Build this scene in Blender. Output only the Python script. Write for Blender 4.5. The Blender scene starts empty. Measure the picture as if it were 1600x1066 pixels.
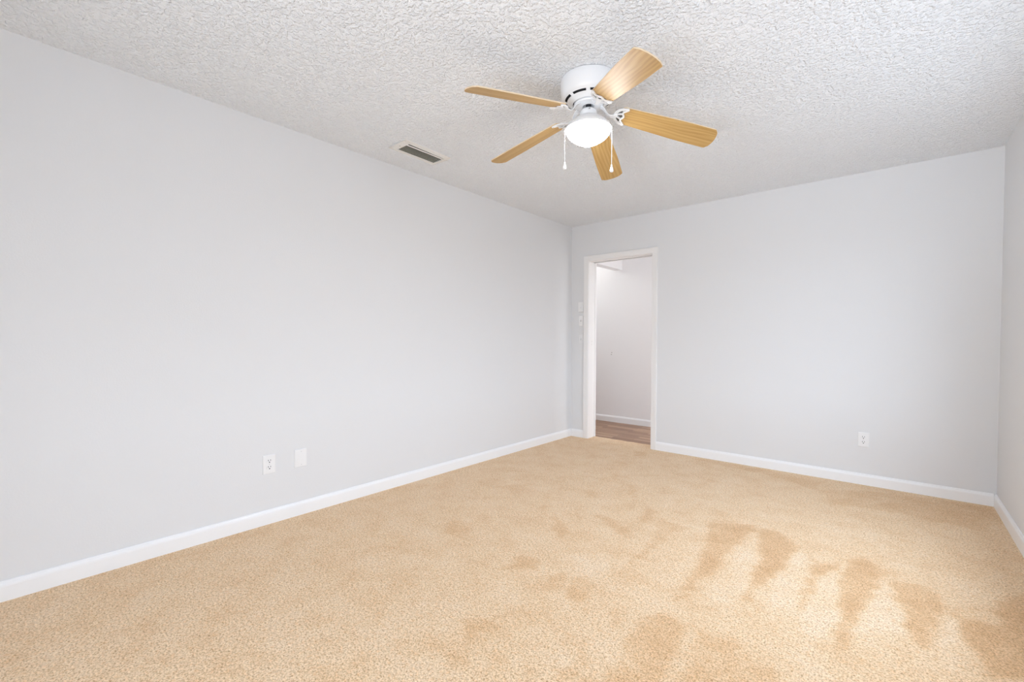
import bpy, bmesh, math, random
import numpy as np
from mathutils import Vector, Matrix

S = bpy.context.scene
COL = S.collection

# ------------------------------------------------------------------ camera
YAW, PITCH, ROLL, FPX = 0.7079, -0.0200, 0.0032, 701.1
CAM = Vector((2.8985, -4.4571, 1.1293))
fw = Vector((-math.sin(YAW) * math.cos(PITCH), math.cos(YAW) * math.cos(PITCH), math.sin(PITCH)))
rt = Vector((math.cos(YAW), math.sin(YAW), 0.0))
up = rt.cross(fw)
r2 = rt * math.cos(ROLL) + up * math.sin(ROLL)
u2 = -rt * math.sin(ROLL) + up * math.cos(ROLL)
cd = bpy.data.cameras.new('camera')
cam = bpy.data.objects.new('camera', cd)
COL.objects.link(cam)
cd.sensor_fit = 'HORIZONTAL'
cd.sensor_width = 36.0
cd.lens = FPX / 1600 * 36.0
cd.shift_y = 11.78 / 1600
cd.clip_start = 0.02
M4 = Matrix.Identity(4)
for i in range(3):
    M4[i][0], M4[i][1], M4[i][2], M4[i][3] = r2[i], u2[i], -fw[i], CAM[i]
cam.matrix_world = M4
S.camera = cam

# ------------------------------------------------------------------ light and exposure
S.view_settings.view_transform = 'Standard'
S.view_settings.look = 'None'
S.view_settings.gamma = 1.0
S.view_settings.use_curve_mapping = False
S.view_settings.exposure = 0.52
S.cycles.max_bounces = 16
S.cycles.diffuse_bounces = 10

W = 3.435          # room width (left wall x = 0, right wall x = W)
H = 2.44           # ceiling height
YB = -5.35         # wall behind the camera; the door wall is y = 0
# openings for daylight
WIN_R = (-2.75, -1.06, 0.60, 2.04)      # y0, y1, z0, z1 in the right wall
WIN_ADDED = (1.60, 3.20, 0.10, 1.40)        # x0, x1, z0, z1 of an added opening behind the camera, placed for its light

world = bpy.data.worlds.new('daylight')
S.world = world
world.use_nodes = True
wt = world.node_tree
bg = wt.nodes['Background']
SKY, GROUND = 4.9, 1.6     # sky and unseen ground, fitted for room brightness
SKY_COL, GROUND_COL = (0.79, 0.92, 1.10), (0.89, 0.97, 1.09)
wg = wt.nodes.new('ShaderNodeTexCoord')
ws = wt.nodes.new('ShaderNodeSeparateXYZ')
wr = wt.nodes.new('ShaderNodeMapRange')
wr.inputs['From Min'].default_value = -.03
wr.inputs['From Max'].default_value = .03
wm = wt.nodes.new('ShaderNodeMix')
wm.data_type = 'RGBA'
wt.links.new(wg.outputs['Generated'], ws.inputs[0])
wt.links.new(ws.outputs['Z'], wr.inputs['Value'])
wt.links.new(wr.outputs[0], wm.inputs[0])
wm.inputs[6].default_value = (*[c * GROUND for c in GROUND_COL], 1)
wm.inputs[7].default_value = (*[c * SKY for c in SKY_COL], 1)
wt.links.new(wm.outputs[2], bg.inputs['Color'])


def portal(name, loc, normal, sx, sy):
    l = bpy.data.lights.new(name, 'AREA')
    l.shape = 'RECTANGLE'
    l.size, l.size_y = sx, sy
    l.cycles.is_portal = True
    o = bpy.data.objects.new(name, l)
    COL.objects.link(o)
    o.location = loc
    o.rotation_euler = Vector(normal).to_track_quat('-Z', 'Y').to_euler()
    return o


portal('window_light', (W + 0.13, (WIN_R[0] + WIN_R[1]) / 2, (WIN_R[2] + WIN_R[3]) / 2), (-1, 0, 0),
       WIN_R[1] - WIN_R[0], WIN_R[3] - WIN_R[2])

portal('rear_opening_light', ((WIN_ADDED[0] + WIN_ADDED[1]) / 2, YB - 0.13, (WIN_ADDED[2] + WIN_ADDED[3]) / 2), (0, 1, 0),
       WIN_ADDED[1] - WIN_ADDED[0], WIN_ADDED[3] - WIN_ADDED[2])

# added upward fill light outside the rear opening, lifts the ceiling; no slab built
REAR_FILL = 33.0
pl_ = bpy.data.lights.new('rear_fill', 'AREA')
pl_.shape = 'RECTANGLE'
pl_.size, pl_.size_y = 5.3, 6.5
pl_.energy = REAR_FILL * math.pi * 5.3 * 6.5 * .25
pl_.color = (0.90, 0.97, 1.08)
po = bpy.data.objects.new('rear_fill', pl_)
COL.objects.link(po)
po.location = (.70, YB - .2 - 3.25, -.08)
po.rotation_euler = (math.pi, 0, 0)

# ceiling lamp of the hallway, out of sight behind the header
HALL = 8.6
hl = bpy.data.lights.new('hallway_lamp', 'POINT')
hl.energy = HALL
hl.color = (0.97, 0.96, 0.92)
hl.shadow_soft_size = 0.06
ho = bpy.data.objects.new('hallway_lamp', hl)
COL.objects.link(ho)
ho.location = (-0.95, 0.60, 2.38)
# added fill panel at the hallway end, evens out the far wall
hd = bpy.data.lights.new('hallway_fill', 'AREA')
hd.shape = 'RECTANGLE'
hd.size, hd.size_y = 0.80, 1.90
hd.energy = HALL * 1.5
hd.color = (0.98, 0.98, 1.0)
hdo = bpy.data.objects.new('hallway_fill', hd)
COL.objects.link(hdo)
hdo.location = (2.58, 0.66, 1.00)
hdo.rotation_euler = Vector((-1, 0, 0)).to_track_quat('-Z', 'Y').to_euler()
GLOBE_EMIT = 21.0


# ------------------------------------------------------------------ materials
def mat(name, col=(.8, .8, .8), rough=.5, metal=0.0, spec=.5):
    m = bpy.data.materials.new(name)
    m.use_nodes = True
    b = m.node_tree.nodes['Principled BSDF']
    b.inputs['Base Color'].default_value = (*col, 1)
    b.inputs['Roughness'].default_value = rough
    b.inputs['Metallic'].default_value = metal
    b.inputs['Specular IOR Level'].default_value = spec
    return m


class NT:
    def __init__(s, m):
        s.t = m.node_tree
        s.b = s.t.nodes['Principled BSDF']

    def n(s, typ, **kw):
        x = s.t.nodes.new(typ)
        for k, v in kw.items():
            if k in x.inputs.keys():
                x.inputs[k].default_value = v
            else:
                setattr(x, k, v)
        return x

    def l(s, a, b):
        s.t.links.new(a, b)

    def pos(s):
        return s.n('ShaderNodeNewGeometry').outputs['Position']

    def mapped(s, vec, scale=(1, 1, 1), rot=(0, 0, 0)):
        mp = s.n('ShaderNodeMapping')
        mp.inputs['Scale'].default_value = scale
        mp.inputs['Rotation'].default_value = rot
        s.l(vec, mp.inputs['Vector'])
        return mp.outputs['Vector']

    def noise(s, vec, scale, detail=2.0, rough=.5):
        x = s.n('ShaderNodeTexNoise')
        x.inputs['Scale'].default_value = scale
        x.inputs['Detail'].default_value = detail
        x.inputs['Roughness'].default_value = rough
        s.l(vec, x.inputs['Vector'])
        return x.outputs['Fac']

    def ramp(s, fac, stops, interp='LINEAR'):
        x = s.n('ShaderNodeValToRGB')
        x.color_ramp.interpolation = interp
        e = x.color_ramp.elements
        while len(e) < len(stops):
            e.new(.5)
        for k, (p, c) in enumerate(stops):
            e[k].position = p
            e[k].color = (*c, 1) if len(c) == 3 else c
        s.l(fac, x.inputs['Fac'])
        return x.outputs['Color']

    def math(s, op, a, b=None, clamp=False):
        x = s.n('ShaderNodeMath', operation=op, use_clamp=clamp)
        for i, v in enumerate((a, b)):
            if v is None:
                continue
            if isinstance(v, (int, float)):
                x.inputs[i].default_value = v
            else:
                s.l(v, x.inputs[i])
        return x.outputs[0]

    def mix(s, fac, a, b, blend='MIX'):
        x = s.n('ShaderNodeMix', data_type='RGBA', blend_type=blend)
        for sock, v in ((x.inputs[0], fac), (x.inputs[6], a), (x.inputs[7], b)):
            if isinstance(v, (int, float)):
                sock.default_value = v
            elif isinstance(v, tuple):
                sock.default_value = (*v, 1)
            else:
                s.l(v, sock)
        return x.outputs[2]

    def bump(s, height, dist, strength=1.0):
        x = s.n('ShaderNodeBump')
        x.inputs['Strength'].default_value = strength
        x.inputs['Distance'].default_value = dist
        s.l(height, x.inputs['Height'])
        s.l(x.outputs['Normal'], s.b.inputs['Normal'])


def wall_mat(name, col):
    m = mat(name, col, .62, 0, .3)
    t = NT(m)
    p = t.pos()
    h = t.noise(p, 130, 3, .55)
    t.bump(h, .0012, .35)
    return m


M_WALL = wall_mat('wall_paint', (.75, .76, .772))
M_HALLWALL = wall_mat('hallway_paint', (.86, .86, .87))

M_CEIL = mat('textured_ceiling', (.905, .935, .97), .85, 0, .2)
t = NT(M_CEIL)
p = t.pos()
wob = t.mix(.09, p, t.n('ShaderNodeTexNoise', Scale=18.0).outputs['Color'], 'ADD')
a = t.noise(p, 115, 3, .6)
b_ = t.noise(p, 62, 2, .5)
flat = t.ramp(b_, [(.44, (0, 0, 0)), (.62, (1, 1, 1))])
hh = t.math('ADD', t.math('MULTIPLY', a, .75), t.math('MULTIPLY', flat, .55))
t.bump(hh, .0105, 1.0)

M_TRIM = mat('white_trim', (.885, .895, .905), .32, 0, .5)
M_CASING = mat('white_gloss_trim', (.85, .845, .84), .34, 0, .5)
M_PLASTIC = mat('white_plastic', (.84, .845, .85), .3)
M_DARK = mat('dark_slot', (.02, .02, .02), .6)
M_FAN = mat('white_enamel', (.85, .86, .87), .34, 0, .5)
M_MOTOR = mat('dark_motor', (.045, .045, .05), .5, .3)
M_STEEL = mat('zinc_screw', (.6, .6, .58), .35, 1)
M_VENT = mat('vent_enamel', (.80, .79, .765), .4)
M_LOUVER = mat('louver_enamel', (.62, .62, .56), .45)
M_DUCT = mat('duct_interior', (.13, .13, .11), .8)
M_TRACK = mat('track_metal', (.03, .03, .03), .6, .2)

M_GLOBE = mat('lit_opal_glass', (.95, .93, .9), .25)
bb = M_GLOBE.node_tree.nodes['Principled BSDF']
bb.inputs['Emission Color'].default_value = (.96, .97, .99, 1)
bb.inputs['Emission Strength'].default_value = GLOBE_EMIT

# light oak of the fan blades (grain runs along the blade's own length, local X)
M_OAK = mat('light_oak', (.6, .4, .2), .46, 0, .4)
t = NT(M_OAK)
oc = t.n('ShaderNodeTexCoord').outputs['Object']
oi = t.n('ShaderNodeObjectInfo').outputs['Random']
off = t.n('ShaderNodeCombineXYZ')
t.l(t.math('MULTIPLY', oi, 13.0), off.inputs['X'])
t.l(t.math('MULTIPLY', oi, .4), off.inputs['Y'])
va = t.n('ShaderNodeVectorMath', operation='ADD')
t.l(oc, va.inputs[0])
t.l(off.outputs[0], va.inputs[1])
vec = va.outputs[0]
sep = t.n('ShaderNodeSeparateXYZ')
t.l(vec, sep.inputs[0])
warp = t.noise(t.mapped(vec, (2.0, 9, 1)), 1.0, 2, .5)
ph = t.math('ADD', t.math('MULTIPLY', sep.outputs['Y'], 330.0), t.math('MULTIPLY', warp, 24.0))
bands = t.math('ADD', t.math('MULTIPLY', t.math('SINE', ph), .5), .5)
fine = t.noise(t.mapped(vec, (9, 300, 1)), 1.0, 3, .6)
broad = t.noise(t.mapped(vec, (2.2, 30, 1)), 1.0, 2, .5)
g = t.math('ADD', t.math('MULTIPLY', bands, .15), t.math('ADD', t.math('MULTIPLY', fine, .34), t.math('MULTIPLY', broad, .42)))
t.l(t.ramp(g, [(.25, (.36, .205, .062)), (.45, (.47, .295, .105)), (.68, (.58, .385, .165))]), t.b.inputs['Base Color'])
t.bump(fine, .0003, .25)
M_OAKEDGE = mat('oak_edge', (.72, .58, .40), .4)

# laminate planks of the hallway
M_PLANK = mat('hallway_laminate', (.4, .28, .2), .38)
t = NT(M_PLANK)
p = t.pos()
br = t.n('ShaderNodeTexBrick', Scale=1.0)
br.offset = .37
br.inputs['Color1'].default_value = (.33, .19, .115, 1)
br.inputs['Color2'].default_value = (.62, .42, .285, 1)
br.inputs['Mortar'].default_value = (.12, .075, .05, 1)
br.inputs['Mortar Size'].default_value = .0016
br.inputs['Bias'].default_value = -.1
br.inputs['Brick Width'].default_value = .62
br.inputs['Row Height'].default_value = .066
t.l(p, br.inputs['Vector'])
gr = t.noise(t.mapped(p, (3.0, 85, 1)), 1.0, 4, .6)
t.l(t.mix(.75, br.outputs['Color'], t.ramp(gr, [(.3, (.42, .36, .32)), (.65, (1.12, 1.08, 1.03))]), 'MULTIPLY'), t.b.inputs['Base Color'])

# carpet: two brushed tones and painted back-band shade from the 'nap' attribute, mottling and fleck
M_CARPET = mat('tan_carpet', (.6, .45, .3), .95, 0, .1)
t = NT(M_CARPET)
t.b.inputs['Sheen Weight'].default_value = .15
t.b.inputs['Sheen Roughness'].default_value = .6
p = t.pos()
nap_and_shade = t.n('ShaderNodeAttribute', attribute_name='nap_and_shade').outputs['Fac']
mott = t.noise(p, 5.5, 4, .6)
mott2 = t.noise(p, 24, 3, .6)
k = t.math('ADD', t.math('MULTIPLY', nap_and_shade, .29), t.math('ADD', t.math('MULTIPLY', mott, .64), t.math('SUBTRACT', t.math('MULTIPLY', mott2, .38), .085)))
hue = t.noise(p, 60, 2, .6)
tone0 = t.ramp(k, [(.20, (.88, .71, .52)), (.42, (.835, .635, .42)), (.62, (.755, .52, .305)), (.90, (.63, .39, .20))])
tone = t.mix(t.ramp(hue, [(.5, (0, 0, 0)), (.72, (.55, .55, .55))]), tone0, (.80, .50, .25))
fl = t.noise(p, 165, 2, .65)
fl2 = t.noise(t.mapped(p, (1, 1, 1), (0, 0, .6)), 85, 2, .5)
f_ = t.math('ADD', t.math('MULTIPLY', fl, .72), t.math('MULTIPLY', fl2, .28))
fleck = t.ramp(f_, [(.33, (.46, .33, .20)), (.46, (.86, .81, .74)), (.56, (1.08, 1.07, 1.06)), (.68, (1.22, 1.22, 1.22))])
t.l(t.mix(1.0, tone, fleck, 'MULTIPLY'), t.b.inputs['Base Color'])
t.bump(f_, .006, .8)


# ------------------------------------------------------------------ mesh helpers
def obj(name, bm, m, parent=None, smooth=False, kind=None, angle=None):
    bmesh.ops.recalc_face_normals(bm, faces=bm.faces[:])
    me = bpy.data.meshes.new(name)
    bm.to_mesh(me)
    bm.free()
    for x in (m if isinstance(m, (list, tuple)) else [m]):
        me.materials.append(x)
    if smooth:
        for f in me.polygons:
            f.use_smooth = True
        if angle:
            me.set_sharp_from_angle(angle=math.radians(angle))
    o = bpy.data.objects.new(name, me)
    COL.objects.link(o)
    if parent:
        o.parent = parent
    if kind:
        o['kind'] = kind
    return o


def empty(name, loc, rot=None):
    o = bpy.data.objects.new(name, None)
    COL.objects.link(o)
    o.empty_display_size = .05
    o.location = loc
    if rot:
        o.rotation_euler = rot
    return o


def tag(o, label, cat, group=None):
    o['label'] = label
    o['category'] = cat
    if group:
        o['group'] = group
    return o


def box(bm, x0, x1, y0, y1, z0, z1, bev=0.0, seg=2):
    r = bmesh.ops.create_cube(bm, size=1.0)
    for v in r['verts']:
        v.co = Vector(((x0 + x1) / 2 + v.co.x * (x1 - x0), (y0 + y1) / 2 + v.co.y * (y1 - y0), (z0 + z1) / 2 + v.co.z * (z1 - z0)))
    if bev:
        es = list({e for v in r['verts'] for e in v.link_edges})
        bmesh.ops.bevel(bm, geom=es, offset=bev, segments=seg, profile=.5, affect='EDGES')


def lathe(bm, prof, n=64, skip=None, close=False):
    rings = []
    for r, z in prof:
        if r < 1e-6:
            rings.append([bm.verts.new((0, 0, z))])
        else:
            rings.append([bm.verts.new((r * math.cos(2 * math.pi * i / n), r * math.sin(2 * math.pi * i / n), z)) for i in range(n)])
    for j in range(len(rings) - 1):
        A, B = rings[j], rings[j + 1]
        for i in range(n):
            if skip and skip(j, i):
                continue
            k = (i + 1) % n
            if len(A) == 1:
                bm.faces.new((A[0], B[i], B[k]))
            elif len(B) == 1:
                bm.faces.new((A[i], A[k], B[0]))
            else:
                bm.faces.new((A[i], A[k], B[k], B[i]))


def extrude_profile(bm, prof, a, b, axis, out):
    """prof = list of (offset out of the wall, z); swept from a to b along axis ('x' or 'y'); out = function(s, d, z) -> point"""
    r0 = [bm.verts.new(out(a, d, z)) for d, z in prof]
    r1 = [bm.verts.new(out(b, d, z)) for d, z in prof]
    n = len(prof)
    for i in range(n):
        k = (i + 1) % n
        bm.faces.new((r0[i], r0[k], r1[k], r1[i]))
    bm.faces.new(r0)
    bm.faces.new(r1)


def prism(bm, pts, z0, z1):
    """closed outline in XY extruded in Z"""
    a = [bm.verts.new((x, y, z0)) for x, y in pts]
    b = [bm.verts.new((x, y, z1)) for x, y in pts]
    n = len(pts)
    for i in range(n):
        k = (i + 1) % n
        bm.faces.new((a[i], a[k], b[k], b[i]))
    bm.faces.new(a[::-1])
    bm.faces.new(b)


def strip(bm, path, w, z0, z1):
    """flat ribbon of width w (or list) along a 2D polyline, extruded z0..z1"""
    L, R = [], []
    n = len(path)
    for i, (x, y) in enumerate(path):
        p0 = Vector(path[max(i - 1, 0)])
        p1 = Vector(path[min(i + 1, n - 1)])
        d = (p1 - p0).normalized()
        nn = Vector((-d.y, d.x))
        ww = (w[i] if isinstance(w, (list, tuple)) else w) / 2
        L.append((x + nn.x * ww, y + nn.y * ww))
        R.append((x - nn.x * ww, y - nn.y * ww))
    prism(bm, L + R[::-1], z0, z1)


def disc(bm, c, r, h, axis='z', n=24):
    rr = bmesh.ops.create_cone(bm, cap_ends=True, segments=n, radius1=r, radius2=r, depth=h)
    for v in rr['verts']:
        if axis == 'x':
            v.co = Vector((v.co.z, v.co.x, v.co.y))
        elif axis == 'y':
            v.co = Vector((v.co.x, v.co.z, v.co.y))
        v.co += Vector(c)


NAP_AND_SHADE = [
    (1.00, [(2.04, -1.57), (2.14, -1.52), (2.28, -1.41), (2.25, -1.81), (2.23, -2.09), (2.22, -2.29), (2.20, -2.55), (2.17, -2.33), (2.16, -2.13), (2.11, -1.88)]),
    (1.00, [(2.29, -1.45), (2.38, -1.43), (2.52, -1.64), (2.48, -1.91), (2.45, -2.18), (2.42, -2.38), (2.41, -2.18), (2.39, -1.93)]),
    (1.00, [(2.58, -1.69), (2.61, -1.69), (2.62, -1.76), (2.69, -1.65), (2.65, -1.84), (2.62, -2.04), (2.60, -2.28), (2.60, -2.12), (2.60, -1.91)]),
    (1.00, [(2.73, -1.58), (2.77, -1.53), (2.85, -1.55), (2.88, -1.66), (2.83, -1.94), (2.79, -2.16), (2.78, -2.36), (2.77, -2.48), (2.74, -2.37), (2.75, -2.17), (2.73, -1.87)]),
    (1.00, [(2.89, -1.58), (2.93, -1.69), (3.00, -1.67), (3.06, -1.71), (3.07, -1.78), (3.04, -1.99), (3.02, -2.15), (2.98, -2.25), (2.96, -2.20), (2.95, -2.11), (2.93, -1.93)]),
    (1.00, [(3.09, -1.80), (3.12, -1.90), (3.17, -1.89), (3.22, -1.88), (3.25, -1.62), (3.41, -1.35), (3.28, -2.18), (3.16, -2.28), (3.13, -2.10), (3.11, -2.00)]),
    (0.60, [(2.13, -2.72), (2.21, -2.64), (2.29, -2.69), (2.32, -2.84), (2.32, -2.98), (2.33, -3.05), (2.23, -3.15), (2.14, -2.91)]),
    (0.60, [(2.33, -2.67), (2.40, -2.68), (2.46, -2.64), (2.52, -2.72), (2.60, -2.72), (2.62, -2.81), (2.40, -3.00), (2.36, -2.82)]),
    (0.68, [(1.67, -1.73), (1.65, -1.56), (1.74, -1.63), (1.74, -1.77), (1.71, -1.86)]),
    (0.60, [(1.79, -1.69), (1.96, -1.74), (1.90, -1.94), (1.89, -2.13), (1.90, -2.26), (1.86, -2.10), (1.84, -1.90)]),
    (0.52, [(2.04, -2.23), (2.08, -2.28), (2.10, -2.38), (2.07, -2.35)]),
    (0.75, [(1.42, -1.91), (1.50, -1.88), (1.68, -1.98), (1.78, -2.06), (1.73, -2.11), (1.61, -2.04), (1.48, -1.96)]),
    (0.68, [(1.22, -2.09), (1.31, -2.15), (1.39, -2.17), (1.51, -2.36), (1.47, -2.36), (1.35, -2.26)]),
    (0.68, [(1.40, -2.70), (1.41, -2.61), (1.55, -2.64), (1.57, -2.70), (1.45, -2.81), (1.44, -2.73)]),
    (0.52, [(1.65, -2.73), (1.71, -2.64), (1.77, -2.77), (1.71, -2.86)]),
    (0.60, [(1.77, -2.70), (1.79, -2.62), (1.87, -2.68), (1.90, -2.82), (1.80, -2.82)]),
    (0.60, [(1.89, -2.32), (1.87, -2.12), (1.90, -1.91), (1.93, -1.99), (1.91, -2.16), (1.91, -2.32), (1.91, -2.52), (1.89, -2.57)]),
    (0.52, [(1.13, -1.55), (1.21, -1.50), (1.29, -1.61), (1.24, -1.69)]),
    (0.45, [(1.36, -1.24), (1.38, -1.23), (1.60, -1.68), (1.57, -1.67)]),
    (0.45, [(0.58, -1.93), (0.71, -1.66), (0.77, -1.71), (0.72, -1.90)]),
    (0.45, [(1.10, -2.08), (1.08, -1.96), (1.13, -1.96), (1.13, -2.04)]),
    (0.45, [(0.88, -0.21), (1.00, -0.15), (1.05, -0.31), (0.96, -0.39)]),
    (0.60, [(1.57, -3.22), (1.67, -3.12), (1.73, -3.17), (1.71, -3.23), (1.71, -3.30), (1.71, -3.35), (1.64, -3.25)]),
    (0.60, [(1.82, -3.29), (1.84, -3.26), (1.89, -3.30), (1.90, -3.33), (1.87, -3.34)]),
    (0.60, [(2.01, -3.21), (2.05, -3.16), (2.06, -3.04), (2.10, -3.12), (2.09, -3.20), (2.06, -3.26)]),
    (0.68, [(2.16, -3.09), (2.20, -3.06), (2.24, -3.12), (2.19, -3.16)]),
    (0.52, [(2.00, -2.80), (2.04, -2.72), (2.10, -2.87), (2.06, -2.86)]),
    (0.52, [(1.83, -3.22), (1.87, -3.12), (1.89, -3.21)]),
    (0.52, [(1.68, -3.42), (1.72, -3.36), (1.79, -3.39), (1.76, -3.46), (1.72, -3.45)]),
    (0.45, [(0.76, -2.72), (0.86, -2.56), (1.13, -2.66), (1.07, -2.73), (0.85, -2.76)]),
    (0.45, [(2.45, -0.39), (2.77, -0.16), (3.09, -0.08), (3.41, -0.03), (3.43, -0.37), (3.28, -0.62), (3.07, -0.63), (2.83, -0.61), (2.58, -0.67)]),  # band by the back baseboard: nap plus shade painted into the tone
    (0.50, [(1.39, -0.09), (1.70, -0.05), (2.19, -0.08), (2.48, -0.16), (2.45, -0.39), (2.10, -0.22), (1.71, -0.18)]),  # same band further left, shade painted in with the nap
    (-0.48, [(2.53, -1.64), (2.56, -1.64), (2.58, -1.92), (2.59, -2.16), (2.54, -2.35), (2.54, -2.49), (2.46, -2.10), (2.49, -1.90)]),
    (-0.48, [(2.69, -1.69), (2.73, -1.72), (2.74, -2.06), (2.74, -2.27), (2.69, -2.48), (2.65, -2.52), (2.62, -2.23), (2.64, -1.89)]),
    (-0.60, [(2.88, -1.70), (2.90, -1.89), (2.95, -2.07), (2.94, -2.18), (2.78, -2.31), (2.83, -1.99)]),
    (-0.48, [(3.08, -1.82), (3.11, -1.95), (3.11, -2.12), (3.03, -2.19)]),
    (-0.36, [(2.31, -1.61), (2.38, -1.93), (2.41, -2.18), (2.40, -2.36), (2.30, -2.51), (2.27, -2.30), (2.27, -2.03)]),
    (-0.30, [(1.59, -2.48), (1.76, -2.33), (1.86, -2.45), (1.83, -2.61), (1.70, -2.62)]),
    (-0.24, [(1.28, -3.39), (1.37, -3.25), (1.50, -3.31), (1.55, -3.43), (1.44, -3.49)]),
]

# ------------------------------------------------------------------ room shell
T = .165
DX0, DX1, DZ = .235, .980, 2.02       # door opening
NAPGRID = .02
nx = int(W / NAPGRID) + 1
ny = int((0.15 - YB) / NAPGRID) + 1
xs = np.linspace(0, W, nx)
ys = np.linspace(YB, 0.0, ny)
GX, GY = np.meshgrid(xs, ys)
rng = np.random.default_rng(3)


def smooth_noise(scale):
    gx = rng.normal(size=(int((0 - YB) / scale) + 4, int(W / scale) + 4))
    u = GX / scale
    v = (GY - YB) / scale
    i, j = v.astype(int), u.astype(int)
    fv, fu = v - i, u - j
    fv, fu = fv * fv * (3 - 2 * fv), fu * fu * (3 - 2 * fu)
    return (gx[i, j] * (1 - fu) + gx[i, j + 1] * fu) * (1 - fv) + (gx[i + 1, j] * (1 - fu) + gx[i + 1, j + 1] * fu) * fv


jx = GX + .010 * smooth_noise(.04) + .006 * smooth_noise(.15)
jy = GY + .010 * smooth_noise(.04) + .006 * smooth_noise(.15)
nap_shade_vals = np.zeros_like(GX)
for wgt, pl in NAP_AND_SHADE:
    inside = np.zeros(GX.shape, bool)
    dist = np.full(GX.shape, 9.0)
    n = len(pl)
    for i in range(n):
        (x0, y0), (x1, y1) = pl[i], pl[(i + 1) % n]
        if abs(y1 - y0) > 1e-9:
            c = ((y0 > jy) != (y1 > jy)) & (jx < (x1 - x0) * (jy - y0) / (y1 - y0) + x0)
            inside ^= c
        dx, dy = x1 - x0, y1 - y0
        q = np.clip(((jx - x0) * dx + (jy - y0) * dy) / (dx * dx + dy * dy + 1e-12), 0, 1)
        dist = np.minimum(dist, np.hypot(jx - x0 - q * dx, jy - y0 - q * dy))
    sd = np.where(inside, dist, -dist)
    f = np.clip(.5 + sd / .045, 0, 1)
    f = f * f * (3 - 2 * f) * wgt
    nap_shade_vals = np.maximum(nap_shade_vals, f) if wgt > 0 else np.where(nap_shade_vals > .15, nap_shade_vals, np.minimum(nap_shade_vals, f))
bm = bmesh.new()
vg = [[bm.verts.new((x, y, 0.0)) for x in xs] for y in ys]
for j in range(ny - 1):
    for i in range(nx - 1):
        bm.faces.new((vg[j][i], vg[j][i + 1], vg[j + 1][i + 1], vg[j + 1][i]))
# tongue of carpet running into the doorway
tx = [DX0 + (DX1 - DX0) * i / 20 for i in range(21)]
A = [bm.verts.new((x, 0.0, 0.0)) for x in tx]
B = [bm.verts.new((x, .158 + .004 * math.sin(x * 37), 0.0)) for x in tx]
C_ = [bm.verts.new((x, .163 + .004 * math.sin(x * 37), -.012)) for x in tx]
for i in range(20):
    bm.faces.new((A[i], A[i + 1], B[i + 1], B[i]))
    bm.faces.new((B[i], B[i + 1], C_[i + 1], C_[i]))
floor = obj('floor', bm, M_CARPET, kind='structure')
at = floor.data.attributes.new('nap_and_shade', 'FLOAT', 'POINT')
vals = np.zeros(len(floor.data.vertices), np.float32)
vals[:nx * ny] = nap_shade_vals.ravel()
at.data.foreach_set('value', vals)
for f in floor.data.polygons:
    if f.normal.z < 0:
        f.flip()

HX0, HX1, HY1 = -1.9, 2.6, 1.19
bm = bmesh.new()
box(bm, HX0 - .1, HX1 + .1, .10, HY1 + .1, -.10, -.012)
obj('floor_hallway', bm, M_PLANK, kind='structure')

# ceiling with the hole of the air vent
VX0, VX1, VY0, VY1 = .243, .437, -2.658, -2.266      # flange
OX0, OX1, OY0, OY1 = .270, .398, -2.606, -2.290      # opening
bm = bmesh.new()
for x0, x1, y0, y1 in ((-.12, OX0, YB - .12, .165), (OX1, W + .12, YB - .12, .165), (OX0, OX1, YB - .12, OY0), (OX0, OX1, OY1, .165)):
    box(bm, x0, x1, y0, y1, H, H + .10)
obj('ceiling', bm, M_CEIL, kind='structure')
bm = bmesh.new()
box(bm, HX0 - .1, HX1 + .1, .165, HY1 + .1, H, H + .1)
obj('ceiling_hallway', bm, M_HALLWALL, kind='structure')

bm = bmesh.new()
box(bm, -.12, 0, YB - .12, .0, -.10, H + .05)
wall_left = obj('wall_left', bm, M_WALL, kind='structure')
bm = bmesh.new()
disc(bm, (0.0005, -4.269, .945), .008, .003, 'x', 16)
obj('paint_blister', bm, M_WALL, wall_left)

bm = bmesh.new()
box(bm, -2.1, DX0 - .018, 0, T, -.10, H + .05)
box(bm, DX1 + .018, W + .12, 0, T, -.10, H + .05)
box(bm, DX0 - .018, DX1 + .018, 0, T, DZ + .018, H + .05)
obj('wall_back', bm, M_WALL, kind='structure')

y0, y1, z0, z1 = WIN_R
bm = bmesh.new()
box(bm, W, W + .14, YB - .12, y0, -.10, H + .05)
box(bm, W, W + .14, y1, .0, -.10, H + .05)
box(bm, W, W + .14, y0, y1, -.10, z0)
box(bm, W, W + .14, y0, y1, z1, H + .05)
obj('wall_right', bm, M_WALL, kind='structure')

x0, x1, z0, z1 = WIN_ADDED
bm = bmesh.new()
box(bm, -.12, x0, YB - .14, YB, -.10, H + .05)
box(bm, x1, W + .14, YB - .14, YB, -.10, H + .05)
box(bm, x0, x1, YB - .14, YB, -.10, z0)
box(bm, x0, x1, YB - .14, YB, z1, H + .05)
obj('wall_front', bm, M_WALL, kind='structure')

# hallway beyond the door
bm = bmesh.new()
box(bm, HX0 - .1, HX1 + .1, HY1, HY1 + .1, -.1, H + .05)
wh = obj('wall_hallway', bm, M_HALLWALL, kind='structure')
for x, z in ((-.106, .953), (-.112, .925)):
    bm = bmesh.new()
    disc(bm, (x, HY1 - .0005, z), .007, .002, 'y', 16)
    obj('filled_screw_hole', bm, mat('filler', (.5, .49, .48), .9), wh)
bm = bmesh.new()
box(bm, HX0 - .1, HX0, T, HY1, -.1, H + .05)
box(bm, HX1, HX1 + .1, T, HY1, -.1, H + .05)
obj('wall_hallway_ends', bm, M_HALLWALL, kind='structure')
bm = bmesh.new()
box(bm, -.076, .039, T, HY1, 2.085, H)
obj('wall_hallway_header', bm, M_HALLWALL, kind='structure')

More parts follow.
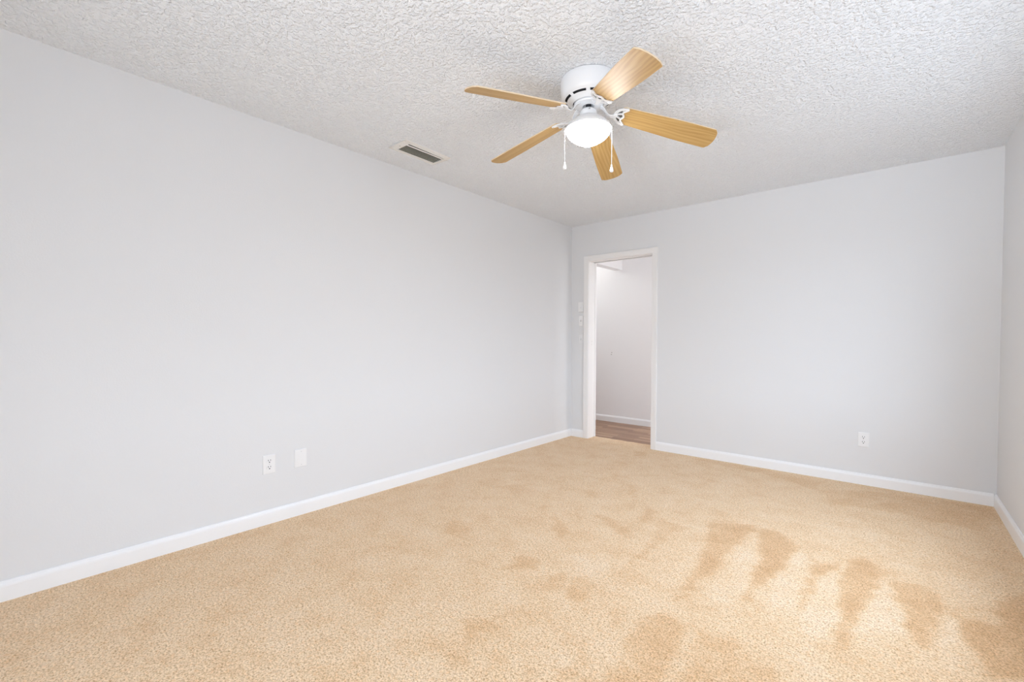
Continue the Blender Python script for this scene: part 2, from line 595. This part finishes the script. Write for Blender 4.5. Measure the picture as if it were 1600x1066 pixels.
# windows (one beside the camera, one added behind it for ceiling light)
def window(name, axis, w, face, outd):
    a0, a1, z0, z1 = w
    e = empty(name, ((face, (a0 + a1) / 2, z0) if axis == 'y' else ((a0 + a1) / 2, face, z0)))
    e['kind'] = 'structure'
    ox, oy, oz = e.location

    def bx(bm, s0, s1, d0, d1, za, zb):
        d0, d1 = sorted((d0 * outd, d1 * outd))
        if axis == 'y':
            box(bm, face + d0 - ox, face + d1 - ox, s0 - oy, s1 - oy, za - oz, zb - oz)
        else:
            box(bm, s0 - ox, s1 - ox, face + d0 - oy, face + d1 - oy, za - oz, zb - oz)
    bm = bmesh.new()
    f = .045
    mid = (a0 + a1) / 2
    bx(bm, a0, a0 + f, .06, .11, z0, z1)
    bx(bm, a1 - f, a1, .06, .11, z0, z1)
    bx(bm, a0 + f, a1 - f, .06, .11, z0, z0 + f)
    bx(bm, a0 + f, a1 - f, .06, .11, z1 - f, z1)
    bx(bm, mid - .02, mid + .02, .06, .11, z0 + f, z1 - f)
    obj('window_frame', bm, M_TRIM, e)
    bm = bmesh.new()
    bx(bm, a0 - .04, a1 + .04, -.03, .055, z0 - .02, z0 - .0005)
    obj('window_sill', bm, M_TRIM, e)


window('window_1', 'y', WIN_R, W, 1)
window('added_window_rear', 'x', WIN_ADDED, YB, -1)

# baseboards
BBH = .086
prof = [(.0, 0.0), (.014, 0.0), (.014, BBH - .022), (.0125, BBH - .014), (.0085, BBH - .008), (.007, BBH - .003), (.004, BBH), (0, BBH)]
bm = bmesh.new()
extrude_profile(bm, prof, YB, 0, 'y', lambda s, d, z: (d, s, z))
obj('baseboard_left', bm, M_TRIM, kind='structure')
bm = bmesh.new()
extrude_profile(bm, prof, .014, .175, 'x', lambda s, d, z: (s, -d, z))
extrude_profile(bm, prof, 1.040, W - .014, 'x', lambda s, d, z: (s, -d, z))
obj('baseboard_back', bm, M_TRIM, kind='structure')
bm = bmesh.new()
extrude_profile(bm, prof, YB, 0, 'y', lambda s, d, z: (W - d, s, z))
obj('baseboard_right', bm, M_TRIM, kind='structure')
bm = bmesh.new()
extrude_profile(bm, prof, HX0, HX1, 'x', lambda s, d, z: (s, HY1 - d, z - .012))
obj('baseboard_hallway', bm, M_TRIM, kind='structure')

# pocket door: casing, jambs with the slot, door edge inside the pocket
door = empty('door_1', (DX0, 0, 0))
door['kind'] = 'structure'


def dbox(name, boxes, m, bev=.0015):
    bm = bmesh.new()
    for q in boxes:
        box(bm, q[0] - DX0, q[1] - DX0, q[2], q[3], q[4], q[5], bev, 1)
    return obj(name, bm, m, door)


def casing_piece(name, pts_fn, a, b):
    # colonial-like section: thick outside edge stepping down to the opening
    sec = [(0, 0), (0, .010), (.006, .0125), (.018, .0135), (.030, .0155), (.050, .017), (.056, .0165), (.058, .014), (.058, 0)]
    bm = bmesh.new()
    r0 = [bm.verts.new(pts_fn(a, s, d)) for s, d in sec]
    r1 = [bm.verts.new(pts_fn(b, s, d)) for s, d in sec]
    n = len(sec)
    for i in range(n):
        k = (i + 1) % n
        bm.faces.new((r0[i], r0[k], r1[k], r1[i]))
    bm.faces.new(r0)
    bm.faces.new(r1)
    return obj(name, bm, M_CASING, door)


IN = .003
casing_piece('casing', lambda q, s, d: (0 - IN - s, -d, (0 if q == 0 else DZ + IN + s)), 0, 1)
casing_piece('casing', lambda q, s, d: (DX1 - DX0 + IN + s, -d, (0 if q == 0 else DZ + IN + s)), 0, 1)
casing_piece('casing', lambda q, s, d: ((-IN - s if q == 0 else DX1 - DX0 + IN + s), -d, DZ + IN + s), 0, 1)
SL0, SL1 = .100, .138                                # pocket slot in the wall depth
dbox('jamb', [(DX0 - .018, DX0, -.001, SL0 - .004, 0, DZ), (DX0 - .018, DX0, SL1 + .004, T + .002, -.012, DZ)], M_CASING)
dbox('jamb', [(DX1, DX1 + .018, -.001, T + .002, -.012, DZ)], M_CASING)
dbox('head_jamb', [(DX0 - .018, DX1 + .018, -.001, SL0 - .006, DZ, DZ + .018), (DX0 - .018, DX1 + .018, SL1 + .006, T + .002, DZ, DZ + .018)], M_CASING)
dbox('door_track', [(DX0 - .017, DX1 + .017, SL0 - .006, SL1 + .006, DZ + .010, DZ + .018)], M_TRACK, 0)
dbox('door_panel', [(DX0 - .0175, DX0 - .004, SL0, SL1, .004, DZ - .002)], M_CASING)
lp = dbox('latch_plate', [(DX0 - .0005, DX0 + .0012, .055, .082, 1.060, 1.125)], M_CASING, .0004)
for z in (1.075, 1.110):
    bm = bmesh.new()
    disc(bm, (.0014, .0685, z), .0045, .0012, 'x', 14)
    s_ = obj('screw', bm, mat('painted_screw', (.62, .61, .60), .5), lp)


# ------------------------------------------------------------------ wall plates
def plate_frame(wall, s, z):
    """Empty on a wall: local X to the viewer's right, local Y up, local Z out of the wall"""
    if wall == 'left':
        o = (0.0, s, z)
        m = Matrix(((0, 0, 1), (1, 0, 0), (0, 1, 0)))
    else:
        o = (s, 0.0, z)
        m = Matrix(((1, 0, 0), (0, 0, -1), (0, 1, 0)))
    return Matrix.Translation(o) @ m.to_4x4()


def plate_mesh(w, h, d=.006, hole=None):
    bm = bmesh.new()
    if hole is None:
        box(bm, -w / 2, w / 2, -h / 2, h / 2, 0, d)
        top = [e for e in bm.edges if all(v.co.z > d - 1e-5 for v in e.verts)]
        bmesh.ops.bevel(bm, geom=top, offset=.0035, segments=3, profile=.5, affect='EDGES')
    return bm


def screw(parent, x, y, z, m, r=.0032):
    bm = bmesh.new()
    disc(bm, (x, y, z), r, .0016, 'z', 16)
    s = obj('screw', bm, m, parent)
    bm = bmesh.new()
    box(bm, x - r * .8, x + r * .8, y - .0005, y + .0005, z + .0008, z + .001)
    obj('screw_slot', bm, M_DARK, s)
    return s


def outlet(wall, s, z, w, h, label):
    e = empty('wall_outlet', (0, 0, 0))
    e.matrix_world = plate_frame(wall, s, z)
    tag(e, label, 'outlet')
    obj('cover_plate', plate_mesh(w, h), M_PLASTIC, e)
    for sy in (1, -1):
        cy = sy * .0195
        bm = bmesh.new()
        pts = []
        for i in range(40):
            a = 2 * math.pi * i / 40
            pts.append((.0172 * math.cos(a), cy + max(-.0138, min(.0138, .0172 * math.sin(a)))))
        prism(bm, pts, .0055, .0085)
        r = obj('receptacle', bm, M_PLASTIC, e)
        bm = bmesh.new()
        box(bm, -.0078, -.0050, cy + .0005, cy + .0095, .0080, .0088)
        box(bm, .0050, .0078, cy + .0012, cy + .0090, .0080, .0088)
        disc(bm, (0, cy - .0068, .0084), .0034, .0008, 'z', 16)
        obj('contact_slot', bm, M_DARK, r)
    screw(e, 0, 0, .0062, M_PLASTIC)
    return e


outlet('left', -3.350, .364, .073, .114, 'white duplex outlet low on the long wall, beside the blank cover plate')
outlet('back', 2.716, .353, .070, .112, 'white duplex outlet low on the wall that has the doorway')

e = empty('blank_cover_plate', (0, 0, 0))
e.matrix_world = plate_frame('left', -3.160, .365)
tag(e, 'plain white blank cover plate with two screws, beside the outlet on the long wall', 'cover plate')
obj('cover_plate', plate_mesh(.078, .114), M_PLASTIC, e)
for sy in (1, -1):
    screw(e, .004, sy * .042, .0062, M_PLASTIC)

WP = M_PLASTIC
# top: thicker rocker control
e = empty('wall_control', (0, 0, 0))
e.matrix_world = plate_frame('back', .133, 1.506)
tag(e, 'white rocker switch beside the door casing, topmost of the three wall plates', 'switch', 'wall plates beside the door casing')
obj('cover_plate', plate_mesh(.068, .116, .012), WP, e)
bm = bmesh.new()
box(bm, -.0165, .0165, -.033, .033, .011, .0145, .002, 2)
r = obj('rocker', bm, WP, e)
bm = bmesh.new()
box(bm, -.002, .002, -.012, -.006, .0142, .0150)
obj('indicator', bm, mat('grey_plastic', (.35, .35, .35), .5), r)
# middle and bottom: toggle switches
M_PAINTED = wall_mat('painted_plate', (.815, .82, .83))
for z, w, h, m, lab in ((1.348, .056, .112, WP, 'small white toggle switch beside the door casing, middle of the three wall plates'),
                        (1.137, .054, .106, M_PAINTED, 'painted-over toggle switch beside the door casing, lowest of the three wall plates')):
    e = empty('light_switch', (0, 0, 0))
    e.matrix_world = plate_frame('back', .133, z)
    tag(e, lab, 'switch', 'wall plates beside the door casing')
    obj('cover_plate', plate_mesh(w, h, .0055), m, e)
    bm = bmesh.new()
    box(bm, -.0055, .0055, -.0125, .0125, .0052, .0062)
    fr = obj('toggle_surround', bm, mat('switch_gap', (.55, .55, .55), .6), e)
    bm = bmesh.new()
    box(bm, -.0042, .0042, -.002, .008, .006, .0165, .001, 1)
    obj('toggle', bm, WP, e)
    for sy in (1, -1):
        screw(e, 0, sy * .030, .0058, m)

# ------------------------------------------------------------------ ceiling air vent
v = empty('air_vent', ((VX0 + VX1) / 2, (VY0 + VY1) / 2, H))
tag(v, 'white metal air vent with dark slanted louvers set in the textured ceiling', 'vent')
cx, cy = v.location.x, v.location.y
bm = bmesh.new()
for x0, x1, y0, y1 in ((VX0, OX0, VY0, VY1), (OX1, VX1, VY0, VY1), (OX0, OX1, VY0, OY0), (OX0, OX1, OY1, VY1)):
    box(bm, x0 - cx, x1 - cx, y0 - cy, y1 - cy, -.006, -.0005)
bmesh.ops.remove_doubles(bm, verts=bm.verts[:], dist=1e-5)
outer = [e_ for e_ in bm.edges if all(q.co.z < -.005 for q in e_.verts) and
         (all(abs(q.co.x - (VX0 - cx)) < 1e-4 for q in e_.verts) or all(abs(q.co.x - (VX1 - cx)) < 1e-4 for q in e_.verts) or
          all(abs(q.co.y - (VY0 - cy)) < 1e-4 for q in e_.verts) or all(abs(q.co.y - (VY1 - cy)) < 1e-4 for q in e_.verts))]
bmesh.ops.bevel(bm, geom=outer, offset=.004, segments=2, profile=.5, affect='EDGES')
obj('flange', bm, M_VENT, v)
bm = bmesh.new()
for x0, x1, y0, y1, z0, z1 in ((OX0 + .0005, OX0 + .002, OY0 + .0005, OY1 - .0005, .0, .09), (OX1 - .002, OX1 - .0005, OY0 + .0005, OY1 - .0005, .0, .09),
                               (OX0 + .002, OX1 - .002, OY0 + .0005, OY0 + .002, .0, .09), (OX0 + .002, OX1 - .002, OY1 - .002, OY1 - .0005, .0, .09),
                               (OX0, OX1, OY0, OY1, .088, .09)):
    box(bm, x0 - cx, x1 - cx, y0 - cy, y1 - cy, z0, z1)
obj('duct', bm, M_DUCT, v)
for i in range(5):
    x = OX0 + .012 + i * .0185
    bm = bmesh.new()
    a = math.radians(-36)
    hw = .0095
    dx, dz = hw * math.cos(a), hw * math.sin(a)
    tx_, tz_ = -math.sin(a) * .0009, math.cos(a) * .0009
    pts = [(x - dx - tx_, -dz - tz_), (x + dx - tx_, dz - tz_), (x + dx + tx_, dz + tz_), (x - dx + tx_, -dz + tz_)]
    r0 = [bm.verts.new((px - cx, OY0 + .003 - cy, pz + .004)) for px, pz in pts]
    r1 = [bm.verts.new((px - cx, OY1 - .003 - cy, pz + .004)) for px, pz in pts]
    for q in range(4):
        bm.faces.new((r0[q], r0[(q + 1) % 4], r1[(q + 1) % 4], r1[q]))
    bm.faces.new(r0)
    bm.faces.new(r1)
    obj('louver', bm, M_LOUVER, v)
bm = bmesh.new()
box(bm, OX1 - .029 - cx, OX1 - .013 - cx, OY0 + .001 - cy, OY1 - .001 - cy, -.0045, -.0025, .0005, 1)
obj('crossbar', bm, M_VENT, v)
for yy in (VY0 + .026,):
    bm = bmesh.new()
    disc(bm, (.335 - cx, yy - cy, -.0068), .005, .002, 'z', 16)
    obj('screw', bm, M_STEEL, v)

# ------------------------------------------------------------------ ceiling fan
FX, FY = 1.6961, -2.4625
fan = empty('ceiling_fan', (FX, FY, H))
tag(fan, 'white hugger ceiling fan with five light oak blades and a lit bowl globe', 'ceiling fan')
Z = lambda z: z - H
NS = 144
PH0 = math.radians(-59 - 2.5)


def slot_skip(ring):
    def f(j, i):
        if j != ring:
            return False
        a = (2 * math.pi * (i + .5) / NS - PH0) % (math.pi / 4)
        return math.radians(5.5) < a < math.radians(40.5)
    return f


bm = bmesh.new()
prof = [(.139, Z(2.4385)), (.1405, Z(2.436)), (.1405, Z(2.40)), (.139, Z(2.375)), (.135, Z(2.358)), (.128, Z(2.348)), (.1180, Z(2.342)),
        (.1075, Z(2.336)), (.095, Z(2.329)), (.080, Z(2.320)), (.078, Z(2.322)), (.078, Z(2.336))]
lathe(bm, prof, NS, slot_skip(6))
hs = obj('motor_housing', bm, M_FAN, fan, True, angle=35)
bm = bmesh.new()
lathe(bm, [(0, Z(2.430)), (.120, Z(2.430)), (.120, Z(2.355)), (.075, Z(2.342)), (0, Z(2.342))], 64)
obj('motor', bm, M_MOTOR, fan, True, angle=35)
bm = bmesh.new()
lathe(bm, [(.020, Z(2.342)), (.072, Z(2.336)), (.0735, Z(2.318)), (.070, Z(2.3125)), (.050, Z(2.309)), (.030, Z(2.309)), (.028, Z(2.311)), (.024, Z(2.330)), (.010, Z(2.340))], 64)
obj('flywheel', bm, M_FAN, fan, True, angle=35)
bm = bmesh.new()
lathe(bm, [(.0135, Z(2.340)), (.0135, Z(2.290))], 24)
obj('down_rod', bm, M_MOTOR, fan, True)
bm = bmesh.new()
lathe(bm, [(0, Z(2.2985)), (.017, Z(2.2985)), (.026, Z(2.297)), (.033, Z(2.2925)), (.040, Z(2.286)), (.0425, Z(2.276)), (.0435, Z(2.262)), (.046, Z(2.257)), (.052, Z(2.252))], 48)
sh = obj('switch_housing', bm, M_FAN, fan, True, angle=50)
bm = bmesh.new()
disc(bm, ((.0425) * math.cos(math.radians(-52)), (.0425) * math.sin(math.radians(-52)), Z(2.281)), .0032, .006, 'x', 12)
obj('set_screw', bm, M_STEEL, sh)
bm = bmesh.new()
lathe(bm, [(.040, Z(2.258)), (.052, Z(2.2525)), (.072, Z(2.243)), (.094, Z(2.226)), (.110, Z(2.208)), (.1165, Z(2.197)), (.1175, Z(2.192)), (.1145, Z(2.1915)),
           (.107, Z(2.206)), (.093, Z(2.223)), (.070, Z(2.239)), (.040, Z(2.249))], 80)
obj('light_pan', bm, M_FAN, fan, True, angle=45)
bm = bmesh.new()
gp = [(.095, Z(2.206)), (.109, Z(2.198)), (.1125, Z(2.1905)), (.1112, Z(2.187))]
for i in range(1, 15):
    a = i / 14
    r = .1112 * (1 - a ** 1.75) ** .82 if a < 1 else 0
    gp.append((r, Z(2.187 - .076 * a)))
# even the pole out
lathe(bm, gp, 80)
obj('globe', bm, M_GLOBE, fan, True)
for sgn, ztop, zk, in ((-1, 2.190, 2.022), (1, 2.192, 2.010)):
    d = rt * (.1195 * sgn)
    bm = bmesh.new()
    # beaded chain
    L = ztop - zk
    nb = int(L / .0026)
    for i in range(nb):
        rr = bmesh.ops.create_icosphere(bm, subdivisions=1, radius=.0014)
        for q in rr['verts']:
            q.co += Vector((d.x, d.y, Z(ztop - i * L / nb)))
    ch = obj('pull_chain', bm, M_FAN, fan, True)
    bm = bmesh.new()
    lathe(bm, [(0, .022), (.0024, .021), (.0032, .016), (.0055, .008), (.0085, -.003), (.0095, -.009), (.0085, -.014), (.0045, -.0165), (0, -.017)], 24)
    for q in bm.verts:
        q.co += Vector((d.x, d.y, Z(zk - .012)))
    obj('pull_knob', bm, M_FAN, ch, True)

# one blade and one blade iron, then copies
R0, RT_, WR, WT = .160, .6507, .0535, .0662
Z0 = 2.2759


def blade_outline():
    pts = []
    # root end (rounded, hidden under the iron)
    for i in range(9):
        a = math.pi / 2 + math.pi * i / 8
        pts.append((R0 + .020 + .020 * math.cos(a), WR * math.sin(a)))
    u1 = RT_
    n = 8
    for i in range(1, n):
        f = i / n
        pts.append((R0 + .02 + f * (u1 - .016 - R0 - .02), -(WR + (WT - WR) * min(1, f * 1.5))))
    for i in range(7):
        a = -math.pi / 2 + (math.pi / 2 - .2) * i / 6
        pts.append((u1 - .012 + .012 * math.cos(a), -(WT - .012) + .012 * math.sin(a)))
    for i in range(1, 10):
        y = -(WT - .006) + 2 * (WT - .006) * i / 10
        pts.append((u1 + .016 * (1 - (y / WT) ** 2), y))
    for i in range(7):
        a = .2 + (math.pi / 2 - .2) * i / 6
        pts.append((u1 - .012 + .012 * math.cos(a), (WT - .012) + .012 * math.sin(a)))
    for i in range(n - 1, 0, -1):
        f = i / n
        pts.append((R0 + .02 + f * (u1 - .016 - R0 - .02), WR + (WT - WR) * min(1, f * 1.5)))
    return pts


bm = bmesh.new()
prism(bm, blade_outline(), -.0028, .0028)
bmesh.ops.recalc_face_normals(bm, faces=bm.faces[:])
for f in bm.faces:
    f.material_index = 0 if abs(f.normal.z) > .5 else 1
blade = obj('blade', bm, [M_OAK, M_OAKEDGE], fan)

bm = bmesh.new()
ZI0, ZI1 = -.0105, -.0045
# outer crescent
path, wd = [], []
for i in range(25):
    a = math.pi / 2 + .02 + (math.pi - .04) * i / 24
    path.append((.2005 + .060 * math.cos(a), .0515 * math.sin(a)))
    wd.append(.0055 + .0075 * abs(math.cos(a)) ** .8)
strip(bm, path, wd, ZI0, ZI1)
# scalloped inner edge
path = []
for i in range(41):
    y = -.0505 + .101 * i / 40
    base = .2005 - .022 * (1 - (y / .0515) ** 2) ** .5 if abs(y) < .0515 else .2005
    path.append((base + .0075 * math.cos(y / .0505 * math.pi * 2) * (1 - abs(y) / .0505 * .6), y))
strip(bm, path, .0085, ZI0, ZI1)
# ribs
for y0_, y1_ in ((.0, .0185), (.0, -.0185)):
    strip(bm, [(.146, y0_ + .25 * y1_), (.178, y1_)], .0075, ZI0, ZI1)
strip(bm, [(.160, -.0405), (.176, -.0385)], .004, ZI0, ZI1)
strip(bm, [(.160, .0405), (.176, .0385)], .004, ZI0, ZI1)
iron = obj('blade_iron', bm, M_FAN, fan)
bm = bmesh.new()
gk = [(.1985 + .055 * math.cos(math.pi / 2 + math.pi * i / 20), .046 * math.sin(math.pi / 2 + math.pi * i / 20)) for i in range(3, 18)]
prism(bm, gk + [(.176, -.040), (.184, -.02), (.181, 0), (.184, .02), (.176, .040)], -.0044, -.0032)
recess_shade = obj('recess_shade', bm, mat('recess_shade_dark', (.10, .095, .085), .8), iron)  # dark sheet added as the recess shadow in the iron's openings

blades = [(-0.6776, 0.2097, -0.3740), (-1.9418, 0.0926, -0.2873), (-3.1792, 0.1441, -0.2297),
          (-4.4103, 0.2214, -0.2153), (-5.5398, 0.2404, -0.2684)]
for k, (a, dr, b) in enumerate(blades):
    ev = Vector((math.cos(a), math.sin(a), 0))
    tv = Vector((-math.sin(a), math.cos(a), 0))
    U = (ev + Vector((0, 0, -dr))).normalized()
    V = (tv * math.cos(b) + Vector((0, 0, math.sin(b))))
    V = (V - U * V.dot(U)).normalized()
    Nn = U.cross(V)
    O = Vector((0, 0, Z(Z0))) + Vector((0, 0, .15 * dr))
    m = Matrix.Identity(4)
    for i in range(3):
        m[i][0], m[i][1], m[i][2], m[i][3] = U[i], V[i], Nn[i], O[i]
    bl = blade if k == 0 else blade.copy()
    ir = iron if k == 0 else iron.copy()
    if k:
        COL.objects.link(bl)
        COL.objects.link(ir)
        gs = recess_shade.copy()
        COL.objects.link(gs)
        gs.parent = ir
    bl.matrix_local = m
    ir.matrix_local = m
    # arm from the flywheel to the iron: a flat bent bar, one sub-part per iron
    bm = bmesh.new()
    inv = m.inverted()
    cr = [(.060, Z(2.3115)), (.072, Z(2.3085)), (.082, Z(2.300)), (.090, Z(2.286)), (.099, Z(2.274)), (.112, Z(2.2675)), (.126, Z(2.2675)), (.138, Z(2.2705)), (.150, Z(2.2735))]
    wds = [.030, .028, .022, .018, .016, .016, .018, .022, .026]
    ringp = None
    for (r, z), w_ in zip(cr, wds):
        bl_ = min(1, max(0, (r - .09) / .05))
        tvv = tv.lerp(V, bl_).normalized()
        c0 = ev * r + Vector((0, 0, z))
        pts = [c0 + tvv * (w_ / 2), c0 - tvv * (w_ / 2), c0 - tvv * (w_ / 2) - Vector((0, 0, .0055)), c0 + tvv * (w_ / 2) - Vector((0, 0, .0055))]
        ring = [bm.verts.new(inv @ q) for q in pts]
        if ringp:
            for i in range(4):
                bm.faces.new((ringp[i], ringp[(i + 1) % 4], ring[(i + 1) % 4], ring[i]))
        else:
            bm.faces.new(ring)
        ringp = ring
    bm.faces.new(ringp[::-1])
    es = [e_ for e_ in bm.edges]
    bmesh.ops.bevel(bm, geom=es, offset=.0012, segments=1, affect='EDGES')
    obj('iron_arm', bm, M_FAN, ir, True, angle=40)
